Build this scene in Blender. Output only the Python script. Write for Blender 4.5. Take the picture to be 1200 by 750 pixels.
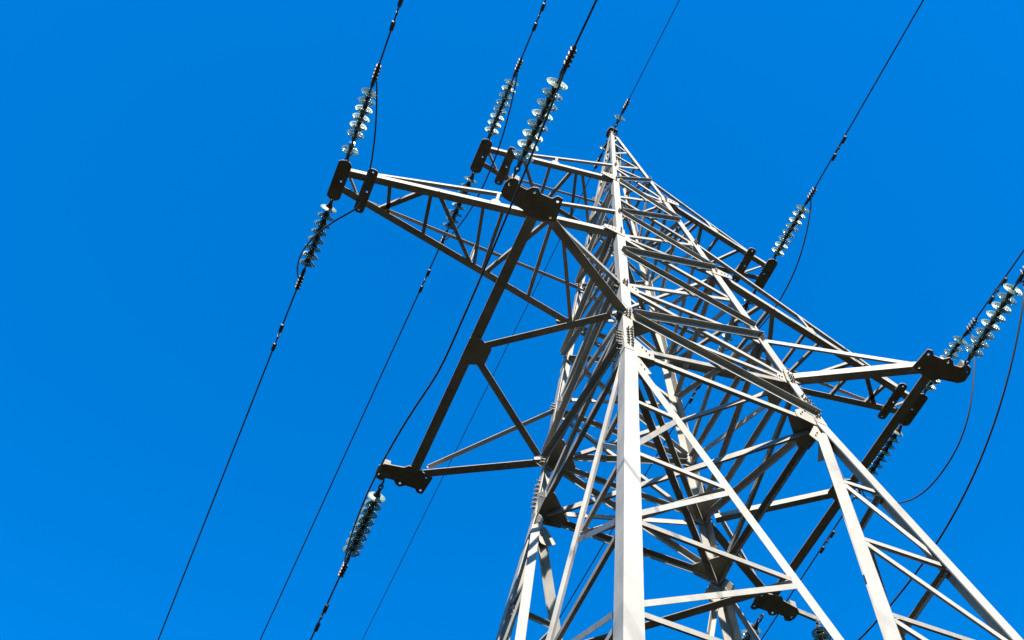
import bpy, bmesh, math, random
from mathutils import Vector, Matrix, Euler
random.seed(7)
SC = bpy.context.scene
for o in list(bpy.data.objects): bpy.data.objects.remove(o)

# ------------------------------------------------------------------ scale: one survey unit = 1.45 m, waist of the tower at ZB
S = 1.45
ZB = 8.9778 * S + 1.6
def V(x, y, z): return Vector((x * S, y * S, z * S + ZB))

# ------------------------------------------------------------------ camera
cam_d = bpy.data.cameras.new('camera'); cam = bpy.data.objects.new('camera', cam_d)
SC.collection.objects.link(cam); SC.camera = cam
yaw, pitch, roll = -0.4382, 1.0224, -0.0252
cy_, sy_, cp_, sp_ = math.cos(yaw), math.sin(yaw), math.cos(pitch), math.sin(pitch)
f_ = Vector((-sy_ * cp_, cy_ * cp_, sp_)); r_ = Vector((cy_, sy_, 0)); u_ = r_.cross(f_)
cr_, sr_ = math.cos(roll), math.sin(roll)
R_ = cr_ * r_ + sr_ * u_; U_ = -sr_ * r_ + cr_ * u_
M = Matrix((R_, U_, -f_)).transposed().to_4x4()
M.translation = V(-3.721, -5.1582, -8.9778)
cam.matrix_world = M
cam_d.sensor_width = 36; cam_d.lens = 36 * 1389.53 / 1200
cam_d.shift_x = -39.0 / 1200; cam_d.shift_y = 98.47 / 1200
cam_d.clip_start = 0.1; cam_d.clip_end = 5000

# ------------------------------------------------------------------ sky and sun
to_sun = Vector((-0.27, -1.0, 0.85)).normalized()
elev = math.asin(to_sun.z)
W = bpy.data.worlds.new('World'); SC.world = W; W.use_nodes = True
nt = W.node_tree; nt.nodes.clear()
sky = nt.nodes.new('ShaderNodeTexSky'); sky.sky_type = 'NISHITA'; sky.sun_disc = False
sky.sun_elevation = elev
sky.sun_rotation = math.atan2(to_sun.x, to_sun.y)
sky.air_density = 1.0; sky.dust_density = 0.0; sky.ozone_density = 3.0; sky.altitude = 200
hs = nt.nodes.new('ShaderNodeHueSaturation')
hs.inputs['Hue'].default_value = 0.504; hs.inputs['Saturation'].default_value = 1.5; hs.inputs['Value'].default_value = 1.0
bg = nt.nodes.new('ShaderNodeBackground'); bg.inputs['Strength'].default_value = 0.088
wo = nt.nodes.new('ShaderNodeOutputWorld')
nt.links.new(sky.outputs[0], hs.inputs['Color']); nt.links.new(hs.outputs[0], bg.inputs['Color']); nt.links.new(bg.outputs[0], wo.inputs['Surface'])
sd = bpy.data.lights.new('sun', 'SUN'); sd.energy = 5.0; sd.angle = math.radians(0.53); sd.color = (1.0, 0.925, 0.81)
so = bpy.data.objects.new('sun', sd); SC.collection.objects.link(so)
so.rotation_euler = (-to_sun).to_track_quat('-Z', 'Y').to_euler()
so.location = V(-10, -30, 20)
SC.view_settings.view_transform = 'Standard'; SC.view_settings.look = 'None'
SC.view_settings.exposure = 1.98; SC.view_settings.gamma = 1.0; SC.view_settings.use_curve_mapping = False

# ------------------------------------------------------------------ materials
def mat(name, base, rough=0.5, metal=0.0, var=0.0, nscale=3.0, dirt=None, dirt_amt=0.0, bump=0.0, trans=0.0, spec=0.5, stretch=(1, 1, 1)):
    m = bpy.data.materials.new(name); m.use_nodes = True
    t = m.node_tree; b = t.nodes['Principled BSDF']
    b.inputs['Base Color'].default_value = (*base, 1); b.inputs['Roughness'].default_value = rough
    b.inputs['Metallic'].default_value = metal; b.inputs['Specular IOR Level'].default_value = spec
    b.inputs['Transmission Weight'].default_value = trans
    if var > 0:
        tc = t.nodes.new('ShaderNodeTexCoord'); mp = t.nodes.new('ShaderNodeMapping'); mp.inputs['Scale'].default_value = stretch
        t.links.new(tc.outputs['Object'], mp.inputs['Vector'])
        n = t.nodes.new('ShaderNodeTexNoise'); n.inputs['Scale'].default_value = nscale; n.inputs['Detail'].default_value = 6; n.inputs['Roughness'].default_value = .65
        t.links.new(mp.outputs[0], n.inputs['Vector'])
        cr = t.nodes.new('ShaderNodeValToRGB')
        cr.color_ramp.elements[0].position = .3; cr.color_ramp.elements[1].position = .72
        cr.color_ramp.elements[0].color = (*[c * (1 - var) for c in base], 1)
        cr.color_ramp.elements[1].color = (*[min(1, c * (1 + var * .4)) for c in base], 1)
        t.links.new(n.outputs['Fac'], cr.inputs['Fac']); col = cr.outputs['Color']
        if dirt:
            n2 = t.nodes.new('ShaderNodeTexNoise'); n2.inputs['Scale'].default_value = nscale * 2.3; n2.inputs['Detail'].default_value = 8; n2.inputs['Roughness'].default_value = .75
            t.links.new(mp.outputs[0], n2.inputs['Vector'])
            c2 = t.nodes.new('ShaderNodeValToRGB'); c2.color_ramp.elements[0].position = .60; c2.color_ramp.elements[1].position = .78
            c2.color_ramp.elements[0].color = (0, 0, 0, 1); c2.color_ramp.elements[1].color = (dirt_amt,) * 3 + (1,)
            t.links.new(n2.outputs['Fac'], c2.inputs['Fac'])
            mx = t.nodes.new('ShaderNodeMixRGB'); mx.inputs['Color2'].default_value = (*dirt, 1)
            t.links.new(c2.outputs['Color'], mx.inputs['Fac']); t.links.new(col, mx.inputs['Color1']); col = mx.outputs['Color']
        t.links.new(col, b.inputs['Base Color'])
        if bump:
            bp = t.nodes.new('ShaderNodeBump'); bp.inputs['Strength'].default_value = bump; bp.inputs['Distance'].default_value = .01
            t.links.new(n.outputs['Fac'], bp.inputs['Height']); t.links.new(bp.outputs[0], b.inputs['Normal'])
    return m
STEEL = mat('weathered_galvanised_steel', (.215, .205, .182), .66, 0, .34, 2.6, (.115, .08, .05), .7, .3, spec=.3, stretch=(1, 1, .45))
BRACE = mat('galvanised_brace_steel', (.198, .188, .166), .66, 0, .26, 3.5, (.115, .085, .055), .5, .2, spec=.3)
BRACES = [BRACE, mat('galvanised_brace_steel_dull', (.160, .150, .130), .7, 0, .3, 5, (.11, .075, .045), .6, .2, spec=.3), mat('galvanised_brace_steel_bright', (.225, .215, .195), .6, 0, .26, 4, (.12, .09, .06), .5, .2, spec=.3), BRACE]
PLATE = mat('galvanised_plate_steel', (.205, .192, .162), .62, 0, .25, 4, (.14, .095, .05), .55, .2, spec=.3)
DARK = mat('weathered_shaded_hanger_steel', (.15, .137, .112), .7, 0, .35, 6, (.12, .08, .05), .5, .3, spec=.3)  # darker than the member steel: underside shade is in the base colour
BOLT = mat('bolt_steel', (.14, .122, .095), .55, .3, .3, 20)
FIT = mat('dark_cast_fitting', (.028, .026, .023), .6, .2, .3, 12)
CABLE = mat('dull_aluminium_cable', (.025, .025, .026), .65, .2, .3, 30)
CONC = mat('concrete_footing', (.38, .36, .32), .9, 0, .3, 4, (.2, .18, .15), .5, .5)
GLASS = bpy.data.materials.new('insulator_glass'); GLASS.use_nodes = True
_b = GLASS.node_tree.nodes['Principled BSDF']
_b.inputs['Base Color'].default_value = (.20, .29, .255, 1); _b.inputs['Roughness'].default_value = .08
_b.inputs['Transmission Weight'].default_value = .8; _b.inputs['IOR'].default_value = 1.45
_b.inputs['Specular IOR Level'].default_value = .8
GROUND = mat('dark_scrub', (.013, .0125, .006), .95, 0, .5, .15, (.026, .02, .012), .7, .6, spec=0.0)

# ------------------------------------------------------------------ helpers
def link(name, bm, m, parent=None, smooth=False):
    me = bpy.data.meshes.new(name); bmesh.ops.recalc_face_normals(bm, faces=bm.faces); bm.to_mesh(me); bm.free()
    if smooth:
        for p in me.polygons: p.use_smooth = True
    me.materials.append(random.choice(BRACES) if m is BRACE else m)
    o = bpy.data.objects.new(name, me); SC.collection.objects.link(o)
    if parent: o.parent = parent
    return o
def tag(o, label, cat, group=None, kind=None):
    if label: o['label'] = label
    if cat: o['category'] = cat
    if group: o['group'] = group
    if kind: o['kind'] = kind
    return o
def prism(bm, A, B):
    """closed prism between two matching polygons"""
    va = [bm.verts.new(p) for p in A]; vb = [bm.verts.new(p) for p in B]; n = len(A)
    for i in range(n): bm.faces.new((va[i], va[(i + 1) % n], vb[(i + 1) % n], vb[i]))
    bm.faces.new(va[::-1]); bm.faces.new(vb)
def angle_bar(bm, p0, p1, a, n, up, b=None, t=.009):
    """L profile: flange a in the plane of (axis, up), flange b along n from the upper edge"""
    d = (p1 - p0).normalized(); up = (up - up.dot(d) * d).normalized(); n = (n - n.dot(d) * d - n.dot(up) * up).normalized()
    b = b or a
    prof = [up * a / 2, up * a / 2 + n * b, up * (a / 2 - t) + n * b, up * (a / 2 - t) + n * t, -up * a / 2 + n * t, -up * a / 2]
    prism(bm, [p0 + q for q in prof], [p1 + q for q in prof])
def box_bar(bm, p0, p1, w, h, up):
    d = (p1 - p0).normalized(); up = (up - up.dot(d) * d).normalized(); s = d.cross(up)
    prof = [up * h / 2 + s * w / 2, up * h / 2 - s * w / 2, -up * h / 2 - s * w / 2, -up * h / 2 + s * w / 2]
    prism(bm, [p0 + q for q in prof], [p1 + q for q in prof])
def rounded(poly, r, seg=4):
    out = []; n = len(poly)
    for i in range(n):
        p, q, s = Vector(poly[i - 1]), Vector(poly[i]), Vector(poly[(i + 1) % n])
        a = (p - q).normalized(); b = (s - q).normalized(); rr = min(r, (p - q).length * .45, (s - q).length * .45)
        A, B = q + a * rr, q + b * rr
        for k in range(seg + 1):
            t = k / seg; out.append(A * (1 - t) ** 2 + q * 2 * t * (1 - t) + B * t * t)
    return out
def plate(bm, origin, ex, ey, poly, th, r=.03):
    """flat plate of thickness th, rounded corners"""
    nz = ex.cross(ey).normalized(); pts = rounded([(p[0], p[1], 0) for p in poly], r)
    A = [origin + ex * p.x + ey * p.y - nz * th / 2 for p in pts]; B = [q + nz * th for q in A]
    prism(bm, A, B)
def hole_plate(bm, origin, ex, ey, poly, th, holes, r=.02, hr=.017):
    nz = ex.cross(ey).normalized(); loops = [rounded([(p[0], p[1], 0) for p in poly], r)]
    for hx, hy in holes: loops.append([Vector((hx + hr * math.cos(math.tau * i / 10), hy + hr * math.sin(math.tau * i / 10), 0)) for i in range(10)])
    edges = []; rings = []
    for lp in loops:
        vs = [bm.verts.new(origin + ex * p.x + ey * p.y - nz * th / 2) for p in lp]; rings.append(vs)
        edges += [bm.edges.new((vs[i], vs[(i + 1) % len(vs)])) for i in range(len(vs))]
    res = bmesh.ops.triangle_fill(bm, edges=edges, use_beauty=True)
    fs = [f for f in res['geom'] if isinstance(f, bmesh.types.BMFace)]
    bmesh.ops.solidify(bm, geom=fs, thickness=th)
def bolt(bm, p, n, r=.017, h=.03, shank=.03):
    n = n.normalized(); t = n.orthogonal().normalized(); s = n.cross(t)
    def ring(c, rr, k=6, ph=0): return [c + (t * math.cos(math.tau * i / k + ph) + s * math.sin(math.tau * i / k + ph)) * rr for i in range(k)]
    prism(bm, ring(p, r), ring(p + n * h, r)); prism(bm, ring(p + n * h, r * .55), ring(p + n * (h + shank), r * .5))
def tube(bm, pts, r, k=8, cap=True):
    rings = []; ref = None
    for i, p in enumerate(pts):
        d = (pts[min(i + 1, len(pts) - 1)] - pts[max(i - 1, 0)]).normalized()
        if ref is None: ref = d.orthogonal().normalized()
        ref = (ref - ref.dot(d) * d).normalized(); s = d.cross(ref); rr = r[i] if isinstance(r, (list, tuple)) else r
        rings.append([bm.verts.new(p + (ref * math.cos(math.tau * j / k) + s * math.sin(math.tau * j / k)) * rr) for j in range(k)])
    for a, b in zip(rings, rings[1:]):
        for j in range(k): bm.faces.new((a[j], a[(j + 1) % k], b[(j + 1) % k], b[j]))
    if cap: bm.faces.new(rings[0][::-1]); bm.faces.new(rings[-1])
def lathe(bm, prof, k=24, closed=False):
    """profile (r, y) turned about +Y"""
    rings = [[bm.verts.new((r * math.cos(math.tau * j / k), y, r * math.sin(math.tau * j / k))) for j in range(k)] for r, y in prof]
    prs = list(zip(rings, rings[1:])) + ([(rings[-1], rings[0])] if closed else [])
    for a, b in prs:
        for j in range(k): bm.faces.new((a[j], a[(j + 1) % k], b[(j + 1) % k], b[j]))
    if not closed: bm.faces.new(rings[0]); bm.faces.new(rings[-1][::-1])
X, Y, Z = Vector((1, 0, 0)), Vector((0, 1, 0)), Vector((0, 0, 1))

# ------------------------------------------------------------------ ground
bm = bmesh.new(); N = 60; L = 2500
def gz(x, y):
    r = math.hypot(x, y)
    return (math.sin(x * .013 + 1) * math.cos(y * .011) * 3 + math.sin(x * .004) * 8) * min(1, max(0, (r - 25) / 200)) 
g = [[bm.verts.new(((i / N * 2 - 1) ** 3 * L, (j / N * 2 - 1) ** 3 * L, gz((i / N * 2 - 1) ** 3 * L, (j / N * 2 - 1) ** 3 * L))) for j in range(N + 1)] for i in range(N + 1)]
for i in range(N):
    for j in range(N): bm.faces.new((g[i][j], g[i + 1][j], g[i + 1][j + 1], g[i][j + 1]))
tag(link('ground', bm, GROUND, smooth=True), 'dry grassy ground below the steel lattice tower', 'ground', kind='structure')

# ------------------------------------------------------------------ tower geometry (survey units)
H = 9.5464; z1t, z1b, z2t, z2b, z3t, z3b = 6.998, 6.0946, 4.469, 3.5194, 1.7386, .834
w1, w4, a1, a2, a3, b3, c1, w0 = .4065, 1.0, 2.1448, 3.7418, 2.0657, 1.5752, .1258, .03
KF, zV = .156, -5.2
ZG = -ZB / S
hz = [-1.2133, -2.2516, -3.3223, -4.3854]
def w(z):
    if z > z1b: return w1 + (w0 - w1) * (z - z1b) / (H - z1b)
    if z >= 0: return w4 + (w1 - w4) * z / z1b
    return w4 - KF * z
tower = bpy.data.objects.new('transmission_tower', None); SC.collection.objects.link(tower)
tag(tower, 'tall grey steel lattice tower with six crossarms carrying the power lines', 'tower')
corners = {'N': (-1, -1), 'R': (1, -1), 'B': (1, 1), 'L': (-1, 1)}

# legs
def leg_section(cx, cy, z, a, t):
    ww = w(z); p = V(cx * ww, cy * ww, z); ax = Vector((-cx, 0, 0)); ay = Vector((0, -cy, 0))
    return [p, p + ax * a, p + ax * a + ay * t, p + ax * t + ay * t, p + ax * t + ay * a, p + ay * a]
legs = {}
for cn, (cx, cy) in corners.items():
    bm = bmesh.new()
    for z0, z1, a, t in ((ZG + .1, -.06, .172, .016), (-.06, z2b, .145, .014), (z2b, z1b, .12, .012), (z1b, H - .04, .08, .01)):
        A = leg_section(cx, cy, z0, a, t); B = leg_section(cx, cy, z1, a, t); prism(bm, A, B)
    legs[cn] = link('leg', bm, STEEL, tower)
    # splice cover plates with rows of bolts, sub-part of the leg
    ax, ay = Vector((-cx, 0, 0)), Vector((0, -cy, 0))
    for z0, z1, a in ((-.04, .52, .135), (z2b - .02, z2b + .18, .11), (z1b - .05, z1b + .12, .085)):
        off = Vector((cx, cy, 0)) * .008
        A = [q + off for q in leg_section(cx, cy, z0, a, .012)]; B = [q + off for q in leg_section(cx, cy, z1, a, .012)]
        bm = bmesh.new(); prism(bm, A, B); link('splice_plate', bm, STEEL, legs[cn])
    for z0, n, dz, u in ((.06, 7, .066, .10), (.09, 6, .066, .045), (z3b - .06, 4, .045, .09), (z3b - .04, 3, .045, .045), (z3t - .04, 3, .045, .09), (z3t, 2, .045, .045),
                         (z2b + .02, 4, .045, .06), (z2t - .03, 3, .04, .06), (z1b - .02, 4, .04, .05), (z1t - .03, 3, .04, .05)):
        bm = bmesh.new()
        for i in range(n):
            z = z0 + i * dz; p = V(cx * w(z), cy * w(z), z); o_ = .008
            bolt(bm, p + ax * u + Vector((0, cy * o_, 0)), Vector((0, cy, 0)), .018, .026, .034)
            bolt(bm, p + ay * u + Vector((cx * o_, 0, 0)), Vector((cx, 0, 0)), .018, .026, .034)
        link('bolt_row', bm, BOLT, legs[cn])
    bm = bmesh.new(); ww = w(ZG); c = V(cx * (ww - .05), cy * (ww - .05), ZG)
    prism(bm, [c + Vector((i, j, -.6)) for i, j in ((-.55, -.55), (.55, -.55), (.55, .55), (-.55, .55))], [c + Vector((i, j, .28)) for i, j in ((-.3, -.3), (.3, -.3), (.3, .3), (-.3, .3))])
    link('footing', bm, CONC, legs[cn])

# the four lattice faces.  Local frame of a face: u from start corner to end corner, outward normal n
faces = [('N', 'R'), ('R', 'B'), ('B', 'L'), ('L', 'N')]
def face_pt(f, s, z, inset=0.0, off=0.0):
    """s in -1..1 across the face between its corner legs; inset m from the corner; off m outward"""
    a, b = corners[f[0]], corners[f[1]]
    A = V(a[0] * w(z), a[1] * w(z), z); B = V(b[0] * w(z), b[1] * w(z), z)
    d = (B - A).normalized(); nrm = Vector(((a[0] + b[0]) / 2, (a[1] + b[1]) / 2, 0))
    p = A.lerp(B, (s + 1) / 2)
    if inset: p = p + d * (inset if s < 0 else -inset)
    return p + nrm * off, nrm
def brace(name, f, s0, z0, s1, z1, a, outer=False, in0=.10, in1=.10, t=.008, parent=None):
    a *= .88
    off = .004 if outer else -.026
    p0, nrm = face_pt(f, s0, z0, in0 if abs(s0) == 1 else 0, off); p1, _ = face_pt(f, s1, z1, in1 if abs(s1) == 1 else 0, off)
    bm = bmesh.new()
    angle_bar(bm, p0, p1, a, nrm if outer else -nrm, Z, t=t)
    return link(name, bm, BRACE, parent or tower)
def gusset(leg, f, s, z, poly, off=-.018, th=.01, bolts=()):
    """poly in metres: x inward from the leg corner, y up"""
    p, nrm = face_pt(f, s, z, 0, off)
    a, b = corners[f[0]], corners[f[1]]
    ex = Vector((b[0] - a[0], b[1] - a[1], 0)).normalized() * (1 if s < 0 else -1)
    if s == 0: ex = ex * -1
    bm = bmesh.new(); plate(bm, p, ex, Z, poly, th, .02); g = link('gusset_plate', bm, PLATE, leg)
    if bolts:
        bm = bmesh.new()
        for (u, v) in bolts: bolt(bm, p + nrm * (-off - .012) + ex * u + Z * v, nrm, .012, .012, .006)
        link('bolt_row', bm, BOLT, g)
m15, m25 = 5.28, 2.80
for f in faces:
    B_ = lambda z0, z1, a, outer=False, s0=-1, name='diagonal_brace', **k: brace(name, f, s0, z0, -s0, z1, a, outer, **k)
    # struts (horizontals)
    for z, a in ((z1b, .07), (z2b, .075), (z3t, .08), (z3b, .08), (0, .095), (z1t, .055)):
        B_(z, z, a, name='horizontal_strut')
    # panel 1b .. 1.5
    B_(z1b - .03, m15 + .02, .075, True, in0=.10, in1=.06); B_(m15 + .04, z1b - .06, .065)
    # 1.5 .. 2t
    B_(m15 - .06, z2t + .05, .07); B_(z2t + .02, m15, .08, True, in0=.10, in1=.05)
    # 2t .. 2b
    B_(z2t - .03, z2b + .16, .075, True, in0=.10, in1=.06); B_(z2b + .05, z2t - .02, .07)
    # 2b .. 2.5 .. 3t
    B_(z2b - .05, m25, .08); B_(m25 + .04, z2b + .1, .095, True, in0=.07, in1=.05)
    B_(m25 - .04, z3t + .28, .085, True, in0=.07, in1=.07); B_(z3t + .06, m25 - .03, .08)
    # 3t .. 3b
    B_(z3t - .06, z3b + .1, .085); B_(z3b + .04, z3t + .05, .095, True, in0=.15, in1=.03)
    # 3b .. waist
    B_(z3b - .06, .1, .10, True, in0=.15, in1=.05); B_(.06, z3b - .02, .09)
    # peak lacing
    for z0, z1, a, outer in ((z1b + .02, z1t - .06, .065, True), (z1t - .05, z1b + .12, .055, False), (z1t + .04, 7.62, .055, False), (7.86, 7.58, .055, False), (7.92, 8.42, .05, False), (8.75, 8.45, .045, False), (8.8, 9.15, .04, False)):
        B_(z0, z1, a, outer, in0=.05, in1=.05)
    # V bracing below the waist with its redundants
    def diag_s(z): return 1 - z / zV        # |s| share of half width, measured in straight 3D line
    for sgn in (-1, 1):
        A, nrm = face_pt(f, sgn, -.22, .12, -.026); Bv, _ = face_pt(f, 0, zV, 0, -.026)
        og = f == ('L', 'N') and sgn > 0
        bm = bmesh.new(); angle_bar(bm, A, Bv, .075 if og else .072, nrm if og else -nrm, -Z if og else Z, t=.01, b=.042 if og else .12); link('main_diagonal', bm, STEEL, tower)
        Bq, _ = face_pt(f, sgn, ZG + .15, .1, -.026); bm = bmesh.new(); angle_bar(bm, Bv, Bq, .11, -nrm, Z, t=.01); link('main_diagonal', bm, STEEL, tower)
        def on_diag(z):
            t = (z + .22) / (zV + .22); return A.lerp(Bv, t)
        for i, z in enumerate(hz):
            q = on_diag(z - .03) - nrm * .012; p, _ = face_pt(f, sgn, z + .02, .1, -.038)
            bm = bmesh.new(); angle_bar(bm, p, q, .06, -nrm, Z, t=.007); link('lacing_bar', bm, BRACE, tower)
            if i < 3:
                p, _ = face_pt(f, sgn, hz[i + 1] + .08, .1, -.038); q = on_diag(z - .09) - nrm * .012
                bm = bmesh.new(); angle_bar(bm, p, q, .06, -nrm, Z, t=.007); link('lacing_bar', bm, BRACE, tower)
    brace('horizontal_strut', f, -1, zV, 1, zV, .1)
    # gusset plates
    for s in (-1, 1):
        lg = legs[f[0] if s < 0 else f[1]]
        gusset(lg, f, s, 0, [(.03, .36), (.16, .36), (.42, .1), (.42, -.05), (.16, -.1), (.03, -.1)], bolts=((.26, .17), (.31, .11), (.35, .04)))
        gusset(lg, f, s, -.02, [(.03, -.12), (.2, -.12), (.34, -.42), (.22, -.52), (.12, -.5), (.03, -.3)], bolts=((.2, -.3), (.24, -.38)))
        gusset(lg, f, s, z3b, [(.03, .16), (.14, .16), (.27, .05), (.27, -.06), (.14, -.12), (.03, -.12)], bolts=((.2, 0), (.24, 0)))
        gusset(lg, f, s, z3t, [(.03, .13), (.14, .13), (.30, .03), (.30, -.1), (.13, -.16), (.03, -.14)], bolts=((.2, .02), (.25, -.03)))
        gusset(lg, f, s, z2b, [(.03, .12), (.12, .12), (.25, .03), (.25, -.09), (.12, -.14), (.03, -.14)])
        gusset(lg, f, s, z2t, [(.03, .1), (.1, .1), (.2, .02), (.2, -.1), (.1, -.13), (.03, -.13)])
        gusset(lg, f, s, z1b, [(.03, .11), (.1, .11), (.2, .03), (.2, -.08), (.1, -.12), (.03, -.12)])
        gusset(lg, f, s, z1t, [(.03, .07), (.08, .07), (.14, .02), (.14, -.06), (.08, -.09), (.03, -.09)])
# plan bracing (diaphragms) seen from below, flange hanging down
def plan_bar(p0, p1, a, name='plan_brace', n=None, cut=.0):
    d = (p1 - p0).normalized(); p0 = p0 + d * cut; p1 = p1 - d * cut
    bm = bmesh.new(); angle_bar(bm, p0, p1, a, n or Vector((0, -1, 0)), Vector((0, -1, .001)) if abs(d.y) < .8 else X, t=.008)
    return link(name, bm, BRACE, tower)
def angle_plan(p0, p1, a, name, m=BRACE, parent=None, soffit=False):
    """vertical flange facing -y (or -x) with a horizontal flange on top, as the photo shows lit front and dark soffit"""
    d = (p1 - p0).normalized(); n = Z.cross(d).normalized()
    if n.y < 0: n = -n
    bm = bmesh.new(); angle_bar(bm, p0, p1, a, -n if soffit else n, -Z if soffit else Z, t=.008); return link(name, bm, m, parent or tower)
for z, a in ((0, .10), (z3b, .085), (z2b, .075), (z1b, .06)):
    for (c0, c1_), dz in ((('R', 'L'), -.04), (('N', 'B'), -.10 - a)):
        k0, k1 = corners[c0], corners[c1_]
        p0 = V(k0[0] * w(z), k0[1] * w(z), z) + Z * dz; p1 = V(k1[0] * w(z), k1[1] * w(z), z) + Z * dz
        d = (p1 - p0).normalized(); angle_plan(p0 + d * .22, p1 - d * .22, a, 'plan_brace')
for z in (z3b, 0):
    for cn, (cx, cy) in corners.items():      # horizontal gusset plates in the corners
        bm = bmesh.new()
        p = V(cx * w(z), cy * w(z), z) + Z * .035 - Vector((cx, cy, 0)) * .02
        plate(bm, p, Vector((-cx, 0, 0)), Vector((0, -cy, 0)), [(0, 0), (.42, 0), (.46, .1), (.1, .46), (0, .42)], .01, .02)
        link('corner_plate', bm, PLATE, legs[cn])
# hip braces between neighbouring main diagonals below the waist
def diag_pt(f, sgn, z):
    A, nrm = face_pt(f, sgn, -.22, .12, -.026); Bv, _ = face_pt(f, 0, zV, 0, -.026)
    return A.lerp(Bv, (z + .22) / (zV + .22)) - nrm * .06
for i in range(4):
    f, g_ = faces[i], faces[(i + 1) % 4]
    for z in (hz[1], hz[2]):
        angle_plan(diag_pt(f, 1, z - .03), diag_pt(g_, -1, z - .03), .085, 'hip_brace', soffit=True)
# face-centre diaphragm bars at the upper panel points
# peak cap
bm = bmesh.new(); pk = V(0, 0, H)
for q in ((X, Y),): plate(bm, pk + Z * .0, X, Y, [(-.1, -.13), (.1, -.13), (.13, 0), (.1, .13), (-.1, .13), (-.13, 0)], .02, .03)
plate(bm, pk + Z * .02, Y, Z, [(-.14, -.12), (.14, -.12), (.16, .02), (.06, .1), (-.06, .1), (-.16, .02)], .016, .03)
prism(bm, [pk + Vector((i * .075, j * .075, -.14)) for i, j in ((-1, -1), (1, -1), (1, 1), (-1, 1))], [pk + Vector((i * .06, j * .06, -.012)) for i, j in ((-1, -1), (1, -1), (1, 1), (-1, 1))])
link('peak_cap', bm, DARK, tower)

# ------------------------------------------------------------------ crossarms
def corner(sx, sy, z, dx=0): return V(sx * w(z), sy * w(z), z)
def truss_arm(sx, a, zb, zt, lac, bar_t, chord_w, top_w):
    tip = {q: V(sx * a, q * c1, zb) for q in (-1, 1)}
    root = {q: V(sx * w(zb), q * w(zb), zb) for q in (-1, 1)}
    bm = bmesh.new()
    C = {}
    for q in (-1, 1):
        C[q] = lambda t, q=q: root[q].lerp(tip[q], t)
        d = (tip[q] - root[q]).normalized(); out = Vector((0, q, 0)); up = Z
        # bottom chord: vertical flange outside, horizontal flange inward at its lower edge
        p0, p1 = C[q](.0) + d * .02, C[q](1.0)
        n = -out
        angle_bar(bm, p0 + Z * chord_w / 2, p1 + Z * chord_w / 2, chord_w, n, -Z, t=.010)
    arm = link('crossarm', bm, STEEL, tower)
    for q in (-1, 1):
        bm = bmesh.new(); rt = V(sx * w(zt), q * w(zt), zt)
        angle_bar(bm, rt, C[q](bar_t) + Z * (chord_w + .01), top_w, Vector((0, -q, 0)), -Z, t=.008)
        link('top_chord', bm, STEEL, arm)
        bm = bmesh.new(); tp = .45
        p = C[q](tp); fr = (tp) / bar_t; pt = rt.lerp(C[q](bar_t) + Z * (chord_w + .01), fr)
        angle_bar(bm, p + Z * chord_w, pt, .05, Vector((0, -q, 0)), X * sx, t=.007); link('post', bm, BRACE, arm)
        bm = bmesh.new(); plate(bm, C[q](tp) - Y * q * .012 + Z * chord_w * .9, X, Z, [(-.12, -.05), (.12, -.05), (.06, .14), (-.04, .14)], .008, .02); link('gusset_plate', bm, PLATE, arm)
    for t0, t1, wd in lac:        # lacing in the bottom plane, near chord (-y) at t0, far chord at t1
        p0, p1 = C[-1](t0), C[1](t1); d = (p1 - p0).normalized(); side = X * sx
        n = Z.cross(d).normalized()
        if n.x * 1 < 0: n = -n
        bm = bmesh.new(); angle_bar(bm, p0 + d * .03 + Z * (.012 + wd / 2), p1 - d * .03 + Z * (.012 + wd / 2), wd, n, -Z, t=.007)
        link('lacing_bar', bm, BRACE, arm)
    # tie plates: flat plates with rounded ends under the chords, one near the tip and one at the tip
    bm = bmesh.new()
    e = (tip[1] - tip[-1]).normalized()
    L2 = (tip[1] - tip[-1]).length / 2
    hole_plate(bm, (tip[1] + tip[-1]) / 2 - Z * .022, X, Y, [(-.11, -L2 - .13), (-.05, -L2 - .17), (.06, -L2 - .17), (.11, -L2 - .12), (.11, L2 + .12), (.06, L2 + .17), (-.05, L2 + .17), (-.11, L2 + .13)], .016, [(0, -L2 - .10), (0, L2 + .10), (-.03 * sx, 0)], .02)
    link('tip_plate', bm, DARK, arm)
    bm = bmesh.new(); A, Bp = C[-1](bar_t), C[1](bar_t); L2 = (A - Bp).length / 2
    hole_plate(bm, (A + Bp) / 2 - Z * .022, X, Y, [(-.085, -L2 - .14), (.085, -L2 - .14), (.085, L2 + .14), (-.085, L2 + .14)], .016, [(0, -L2 - .09), (0, L2 + .09), (.02, 0)], .07)
    link('tie_plate', bm, DARK, arm)
    # small internal strut between the plates
    bm = bmesh.new(); p0, p1 = C[-1](.985), C[1](bar_t); angle_bar(bm, p0 + Z * .06, p1 + Z * .06, .05, Y, Z, t=.006); link('lacing_bar', bm, BRACE, arm)
    bm = bmesh.new(); bm_d = Vector((0, 0, 0))
    for q in (-1, 1):   # root plates on the leg
        p = root[q] + Vector((0, q * .014, 0)); plate(bm, p, X * sx, Z, [(-.14, -.1), (.24, -.02), (.24, .11), (-.14, .2)], .012, .03)
        for u in (.04, .1, .16): bolt(bm, p + X * sx * u + Z * .05, Vector((0, q, 0)), .012, .014, .01)
    link('root_plate', bm, PLATE, arm)
    return arm
LAC2 = [(.84, .80, .06), (.70, .855, .075), (.69, .655, .06), (.672, .44, .065), (.50, .435, .055), (.425, .40, .055), (.25, .395, .07), (.245, .20, .06), (.215, .0, .065)]
LAC1 = [(.80, .76, .05), (.72, .50, .06), (.50, .46, .055), (.32, .42, .065), (.30, .17, .055), (.26, -.0, .06)]
for sx in (-1, 1):
    truss_arm(sx, a2, z2b, z2t, LAC2, .90, .115, .06)
    truss_arm(sx, a1, z1b, z1t, LAC1, .80, .095, .05)
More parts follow.
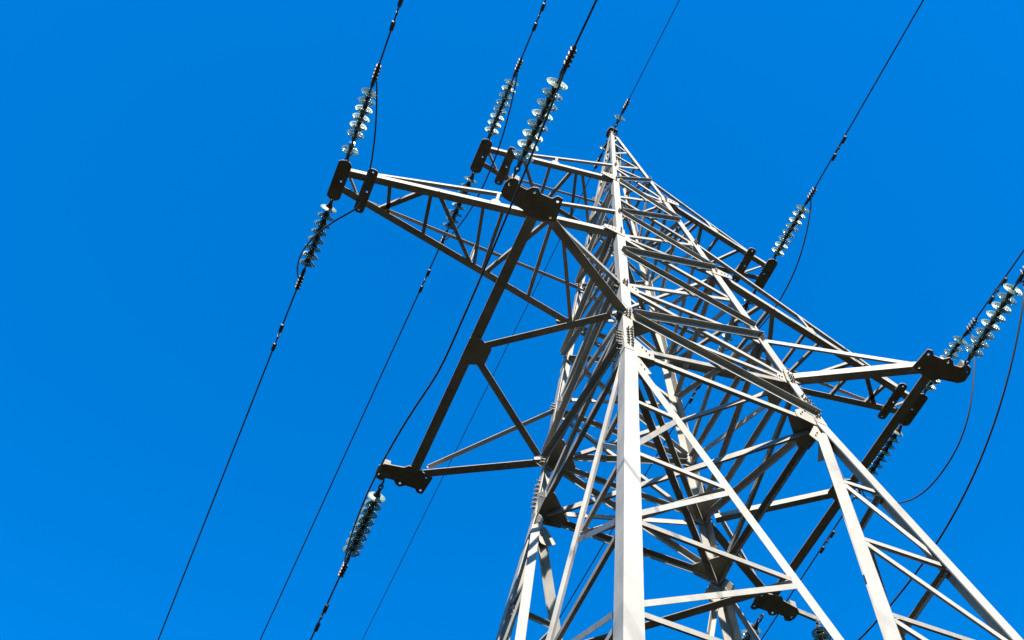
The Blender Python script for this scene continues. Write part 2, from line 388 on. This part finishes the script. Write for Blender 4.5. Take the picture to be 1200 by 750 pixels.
# wide lowest crossarms: an outrigger beam parallel to the line, struts from both legs and two knee diagonals
for sx in (-1, 1):
    bA, bB, mid = V(sx * a3, -b3, z3b), V(sx * a3, b3, z3b), V(sx * a3, 0, z3b)
    bm = bmesh.new(); e = .12
    # channel-like beam: angle with its broad flange underneath
    angle_bar(bm, bA - Y * .10 + Z * .06 + X * .07, bB + Y * .10 + Z * .06 + X * .07, .12, -X, -Z, b=.145, t=.012)
    arm = link('crossarm', bm, STEEL, tower)
    for q, end in ((-1, bA), (1, bB)):
        root = V(sx * w(z3b), q * w(z3b), z3b)
        d = (end - root).normalized(); n = Z.cross(d).normalized()
        if n.y < 0: n = -n
        n2 = n
        if sx < 0 or q > 0: n = -n; 
        bm = bmesh.new(); angle_bar(bm, root + Z * .07 - n * .05, end + Z * .07 - d * .1 - n * .05, .125, n, -Z, t=.011); link('strut', bm, STEEL, arm)
        rt = V(sx * w(z3t), q * w(z3t), z3t)
        fl = sx < 0 and q > 0
        bm = bmesh.new(); angle_bar(bm, rt, end + Z * .16 - d * .22, .075, -n2 if fl else n2, -Z if fl else Z, t=.008); link('top_chord', bm, STEEL, arm)
        dm = (mid - root).normalized(); n = Z.cross(dm).normalized()
        if (n.y < 0) == (sx > 0): n = -n
        bm = bmesh.new(); angle_bar(bm, root + dm * .16 + Z * .04 - n * .04, mid - dm * .08 + Z * .04 - n * .04, .10, n, -Z, t=.01); link('knee_diagonal', bm, STEEL, arm)
        # hanger plate, scalloped, reaching past the beam
        bm = bmesh.new(); ex, ey = X * sx, Y * q
        hole_plate(bm, end - Z * .035, ex, ey, [(-.29, -.10), (-.08, -.15), (.10, -.17), (.16, -.11), (.44, -.06), (.51, .00), (.51, .14), (.47, .22), (.38, .24), (.33, .17), (.22, .16), (.17, .22), (.10, .24), (.03, .18), (-.12, .18), (-.17, .24), (-.25, .23)],
                   .016, [(.12, .17), (-.2, .17), (-.2, -.06), (.45, .14)], .012, .019)
        box_bar(bm, end + ex * .40 - ey * .04 + Z * .05, end + ex * .40 + ey * .22 + Z * .05, .10, .15, Z)
        link('hanger_plate', bm, DARK, arm)
        bm = bmesh.new(); rz = root + Vector((0, q * .014, 0))
        plate(bm, rz, ex, Z, [(-.15, -.12), (.05, -.06), (.13, .0), (.13, .12), (-.15, .26)], .012, .03)
        link('root_plate', bm, PLATE, arm)
    bm = bmesh.new(); plate(bm, mid - Z * .012, X * sx, Y, [(-.26, -.14), (-.05, -.22), (.08, -.2), (.08, .2), (-.05, .22), (-.26, .14)], .014, .04); link('gusset_plate', bm, PLATE, arm)
    if sx > 0:      # outreach bracket at the far right corner that carries the jumper string
        bm = bmesh.new(); p = bB + X * .2 + Z * .02; angle_bar(bm, p, p + X * .72 + Y * .05, .10, Y, Z, t=.01); link('bracket', bm, DARK, arm)

# ------------------------------------------------------------------ insulator strings (built along +Y, attach point at the origin)
PITCH, D0 = .146, .27
def shed_bm():
    bm = bmesh.new()
    # outer skin bell, then ribbed inside
    prof = [(.045, -.022), (.080, -.020), (.112, -.010), (.136, .004), (.141, .012), (.136, .017), (.124, .008), (.112, .004), (.108, .026), (.102, .026), (.098, .002), (.084, 0), (.080, .024), (.074, .024), (.070, 0), (.054, 0), (.050, .022), (.044, .022), (.040, -.004), (.03, -.010)]
    lathe(bm, prof, 28, closed=True); return bm
def cap_bm():
    bm = bmesh.new()
    lathe(bm, [(.014, -.122), (.026, -.118), (.032, -.095), (.042, -.06), (.056, -.036), (.058, -.024), (.05, -.014), (.03, -.006), (.016, 0), (.012, .034), (.01, .04)], 14); return bm
def link_bm():
    bm = bmesh.new()
    def ring(c, rx, ry, plane, r=.011):
        pts = [c + Vector((0, math.sin(t) * ry, 0)) + (X if plane else Z) * math.cos(t) * rx for t in [math.tau * i / 14 for i in range(15)]]
        tube(bm, pts, r, 6, False)
    ring(Vector((0, .03, 0)), .035, .055, 0, .013); ring(Vector((0, .09, 0)), .03, .045, 1)
    lathe(bm, [(.012, .115), (.026, .125), (.03, .15), (.018, .17), (.014, .20)], 10)
    return bm
def clamp_bm():
    bm = bmesh.new(); y0 = D0 + 7 * PITCH + .03
    tube(bm, [Vector((0, y0, 0)), Vector((0, y0 + .07, 0)), Vector((0, y0 + .1, -.005))], .014, 8)
    tube(bm, [Vector((0, y0 + .08, 0)), Vector((0, y0 + .13, -.01)), Vector((0, y0 + .24, -.012)), Vector((0, y0 + .44, -.012)), Vector((0, y0 + .50, -.006))], [.022, .034, .03, .03, .016], 10)
    return bm, y0
def ubolts_bm(y0):
    bm = bmesh.new()
    for i in range(4):
        y = y0 + .25 + i * .062
        for sx_ in (-1, 1):
            p = Vector((sx_ * .028, y, -.055)); tube(bm, [p, p + Z * .11], .009, 6)
        pts = [Vector((math.cos(t) * .034, y, -.012 + math.sin(t) * .034)) for t in [math.pi * k / 8 for k in range(9)]]; tube(bm, pts, .011, 6)
        bolt(bm, Vector((.028, y, -.04)), -Z, .018, .02, .01); bolt(bm, Vector((-.028, y, -.04)), -Z, .018, .02, .01)
    return bm
def build_string():
    r = bpy.data.objects.new('insulator_string', None); SC.collection.objects.link(r)
    link('shackle', link_bm(), FIT, r)
    cb, y0 = clamp_bm(); c = link('strain_clamp', cb, FIT, r); link('clamp_bolt', ubolts_bm(y0), BOLT, c)
    first = None
    for i in range(8):
        if first is None:
            s = link('glass_disc', shed_bm(), GLASS, r, True); cp = link('metal_cap', cap_bm(), FIT, s, True); first = (s, cp)
        else:
            s = first[0].copy(); SC.collection.objects.link(s); s.parent = r; cp = first[1].copy(); SC.collection.objects.link(cp); cp.parent = s
        s.location = (0, D0 + i * PITCH, 0)
    return r
def copy_tree(o, parent=None):
    c = o.copy(); SC.collection.objects.link(c); c.parent = parent
    for ch in list(o.children): copy_tree(ch, c)
    return c
string0 = build_string()
G2 = GLASS.copy(); G2.name = 'dusty_insulator_glass'; G2.node_tree.nodes['Principled BSDF'].inputs['Transmission Weight'].default_value = .5; G2.node_tree.nodes['Principled BSDF'].inputs['Roughness'].default_value = .3
_d = [c for c in string0.children if c.name.startswith('glass_disc')][0].data.copy(); _d.materials[0] = G2; DUSTY = _d
used = [False]
def place_string(p, d, label, grp='glass strain insulator strings', spin=0, broken=None, n=8):
    r = copy_tree(string0)
    r.location = p; q = d.to_track_quat('Y', 'Z'); r.rotation_euler = q.to_euler()
    rng = random.Random(label)
    for ch in r.children:
        if ch.name.startswith('glass_disc'):
            ch.rotation_euler = (rng.uniform(-.045, .045), rng.uniform(0, 6), rng.uniform(-.045, .045))
            if rng.random() < .35: ch.data = DUSTY
    tag(r, label, 'insulator', grp)
    return r

def wire_pt(p, az, sg, s, t, cv): return p + Vector((math.sin(az) * t, sg * math.cos(az) * t, s * t + cv * t * t))
SL = -.09
def damper(par, p, d, i):
    """vibration damper: clamp, short messenger and two weights hanging under the cable"""
    bm = bmesh.new(); z = -Z * .055
    tube(bm, [p + z - d * .19, p + z + d * .19], .006, 6); prism(bm, [p + d * a_ + Vector((b_, 0, .022)) for a_, b_ in ((-.025, -.018), (.025, -.018), (.025, .018), (-.025, .018))], [p + d * a_ + Vector((b_, 0, -.07)) for a_, b_ in ((-.02, -.014), (.02, -.014), (.02, .014), (-.02, .014))])
    o = link('damper', bm, FIT, par)
    for s in (-1, 1):
        bm = bmesh.new(); c = p + z + d * s * .19 - Z * .008
        tube(bm, [c - d * .075, c - d * .07, c + d * .07, c + d * .075], [.02, .033, .033, .02], 8); link('damper_weight', bm, FIT, o)
# key: (attach, side, azimuth, string label, conductor label, damper distance, cable radius)
LINES = {
 'm2a': ((-a2, -c1 - .05, z2b), -1, -.0225, 'glass insulator string above the tip of the long left middle crossarm, one glass disc missing', 'conductor leaving the top edge furthest left, from the left middle crossarm', 2.62),
 'm1a': ((-a1, -c1 - .05, z1b), -1, -.0235, 'glass insulator string above the tip of the short top left crossarm', 'second conductor from the left at the top edge, from the short top left crossarm', 2.62),
 'la': ((-a3 - .30, -b3 - .18, z3b - .01), -1, .003, 'largest glass insulator string, hooked above the dark plate of the lowest left crossarm', 'thick near conductor rising from the largest glass insulator string to the top edge', None),
 'm1b': ((a1, -c1 - .05, z1b), -1, -.043, 'glass insulator string on the short top right crossarm against open sky', 'long conductor running from the top right crossarm to the upper right of the sky', 2.68),
 'm2b': ((a2, -c1 - .05, z2b), -1, -.056, 'smaller glass insulator string just left of the big one at the right edge', 'conductor leaving the right edge just above the thick string, from the right middle crossarm', 2.4),
 'lb': ((a3 + .26, -b3 - .13, z3b - .01), -1, -.118, 'big bright glass insulator string at the right edge, hooked to the lowest right crossarm', 'conductor from the big glass string at the right edge of the view', None),
 'm2c': ((-a2, c1 + .05, z2b), 1, -.020, 'glass insulator string below the tip of the long left middle crossarm', 'leftmost conductor running down to the bottom edge from the left middle crossarm', 2.72),
 'm1c': ((-a1, c1 + .05, z1b), 1, -.031, 'glass insulator string seen through the left middle crossarm, hung from the top left crossarm', 'second conductor from the left at the bottom edge, from the top left crossarm', 2.52),
 'lc': ((-a3 - .24, b3 + .18, z3b - .01), 1, -.018, 'darkish glass insulator string under the bottom corner plate of the lowest left crossarm', 'third conductor from the left at the bottom edge, below the darkish glass string', 2.58),
 'm1d': ((a1, c1 + .05, z1b), 1, -.040, 'glass insulator string of the top right crossarm, hidden behind the tower face', 'conductor seen through the lattice, running down from the top right crossarm', 2.68),
 'm2d': ((a2, c1 + .05, z2b), 1, -.013, 'glass insulator string peeping out along the dark beam of the lowest right crossarm', 'conductor half hidden behind the dark beam of the lowest right crossarm', 2.8),
 'ld': ((a3 + .02, b3 + .22, z3b - .01), 1, -.02, 'glass insulator string at the bottom edge, left of the dark angle bracket', 'conductor leaving the bottom edge from the far end of the lowest right crossarm', 2.6),
}
ends = {}
for k, (at, sg, az, ls, lc, dd) in LINES.items():
    p = V(*at); cv = .0006 / S
    d = (wire_pt(p, az, sg, SL, 1.0, 0) - p).normalized()
    r = place_string(p, d, ls)
    if k == 'm2a':      # the seventh disc from the far end has lost its glass, only the cap and a stub remain
        for ch in list(r.children):
            if ch.name.startswith('glass_disc') and abs(ch.location.y - (D0 + PITCH)) < .01:
                bm = bmesh.new(); lathe(bm, [(.03, -.035), (.05, -.03), (.06, -.015), (.05, .005), (.03, .0)], 16, closed=True)
                me = bpy.data.meshes.new('broken_disc'); bm.to_mesh(me); bm.free(); me.materials.append(GLASS)
                ch.data = me; ch['label'] = 'broken glass disc reduced to a stub'
    far = 230; pts = []; t = 1.33
    while t < far: pts.append(wire_pt(p, az, sg, SL, t, cv)); t *= 1.12 if t < 60 else 1.08
    bm = bmesh.new(); tube(bm, pts, .0135, 8); c = link('conductor', bm, CABLE); tag(c, lc, 'power line', 'bare conductors strung from the tower')
    if dd: damper(c, wire_pt(p, az, sg, SL, dd, cv), d, 0)
    ends[k] = (wire_pt(p, az, sg, SL, 1.66, 0), d, wire_pt(p, az, sg, SL, 1.42, 0))
# jumpers
def jumper(k0, k1, sag, dx, label, ex=2.4, tw=0):
    (A, dA, A0), (Bp, dB, B0) = ends[k0], ends[k1]; pts = [A + Z * -.02]
    n = 40
    for i in range(n + 1):
        t = -1 + 2 * i / n; u = (t + 1) / 2; p = A.lerp(Bp, u)
        s = 1 - abs(t) ** ex
        p = p - Z * (sag * S * s + .03) + X * (dx * S * (1 - t * t)); p.x += tw * S * max(0, t) * (1 - max(0, t)) * 4; pts.append(p)
    pts = [A0 - Z * .02] + [A - Z * .02] + pts[2:-1] + [Bp - Z * .02, B0 - Z * .02]
    # smooth
    for _ in range(2): pts = [pts[0]] + [(pts[i - 1] + pts[i] * 2 + pts[i + 1]) / 4 for i in range(1, len(pts) - 1)] + [pts[-1]]
    bm = bmesh.new(); tube(bm, pts, .0135, 8); tag(link('jumper_cable', bm, CABLE, None, True), label, 'cable', 'slack jumper cables looping under the crossarms')
jumper('m2a', 'm2c', .42, .32, 'slack jumper cable looping under the tip of the long left middle crossarm', tw=-.30)
jumper('m1a', 'm1c', .55, .14, 'slack jumper cable looping under the tip of the short top left crossarm')
jumper('la', 'lc', .50, .0, 'long jumper cable crossing the lowest left crossarm beside its dark outer beam', tw=-.14)
jumper('m1b', 'm1d', .65, .12, 'jumper cable hanging right of the top right crossarm and passing behind it')
jumper('m2b', 'm2d', 1.25, .0, 'deep thin jumper loop hanging below the right middle crossarm tip')
jumper('lb', 'ld', 1.35, .12, 'long jumper cable curving down the right side from the big glass string')

# vertical string carrying the jumper at the lower right bracket
p = V(a3, b3, z3b) + X * .86 + Y * .05 - Z * .04
r = place_string(p, Vector((.02, .02, -1)), 'vertical insulator string hung from the bracket end at the bottom edge', 'glass insulator strings')
# shield wires on the peak: one glass disc each way
def single(p, d, label):
    r = bpy.data.objects.new('insulator_string', None); SC.collection.objects.link(r)
    src = {c.name.split('.')[0]: c for c in string0.children}
    sh = src['shackle'].copy(); SC.collection.objects.link(sh); sh.parent = r
    disc = [c for c in string0.children if c.name.startswith('glass_disc')][0]
    s = disc.copy(); SC.collection.objects.link(s); s.parent = r; s.location = (0, D0, 0)
    cp = disc.children[0].copy(); SC.collection.objects.link(cp); cp.parent = s
    c0 = src['strain_clamp']; c = c0.copy(); SC.collection.objects.link(c); c.parent = r; c.location = (0, -7 * PITCH, 0)
    for ch in c0.children: q = ch.copy(); SC.collection.objects.link(q); q.parent = c
    r.location = p; r.rotation_euler = d.to_track_quat('Y', 'Z').to_euler(); tag(r, label, 'insulator', 'single disc insulators on the peak')
for sg, az, l1, l2 in ((-1, .0, 'single glass disc insulator above the very top of the tower', 'thin shield wire rising from the tip of the tower to the top edge'),
                       (1, -.024, 'single glass disc insulator just left of the tower peak', 'thin shield wire sloping from the tower tip down behind the left crossarms')):
    p = V(0, sg * .09, H) - Z * .0; d = Vector((math.sin(az), sg * math.cos(az), SL)).normalized()
    single(p, d, l1); pts = []; t = .35
    while t < 230: pts.append(wire_pt(p, az, sg, SL, t, .0004)); t *= 1.12 if t < 60 else 1.08
    bm = bmesh.new(); tube(bm, pts, .0095, 8); tag(link('shield_wire', bm, CABLE), l2, 'wire', 'shield wires on the tower peak')
for o in [string0] + list(string0.children_recursive): bpy.data.objects.remove(o)
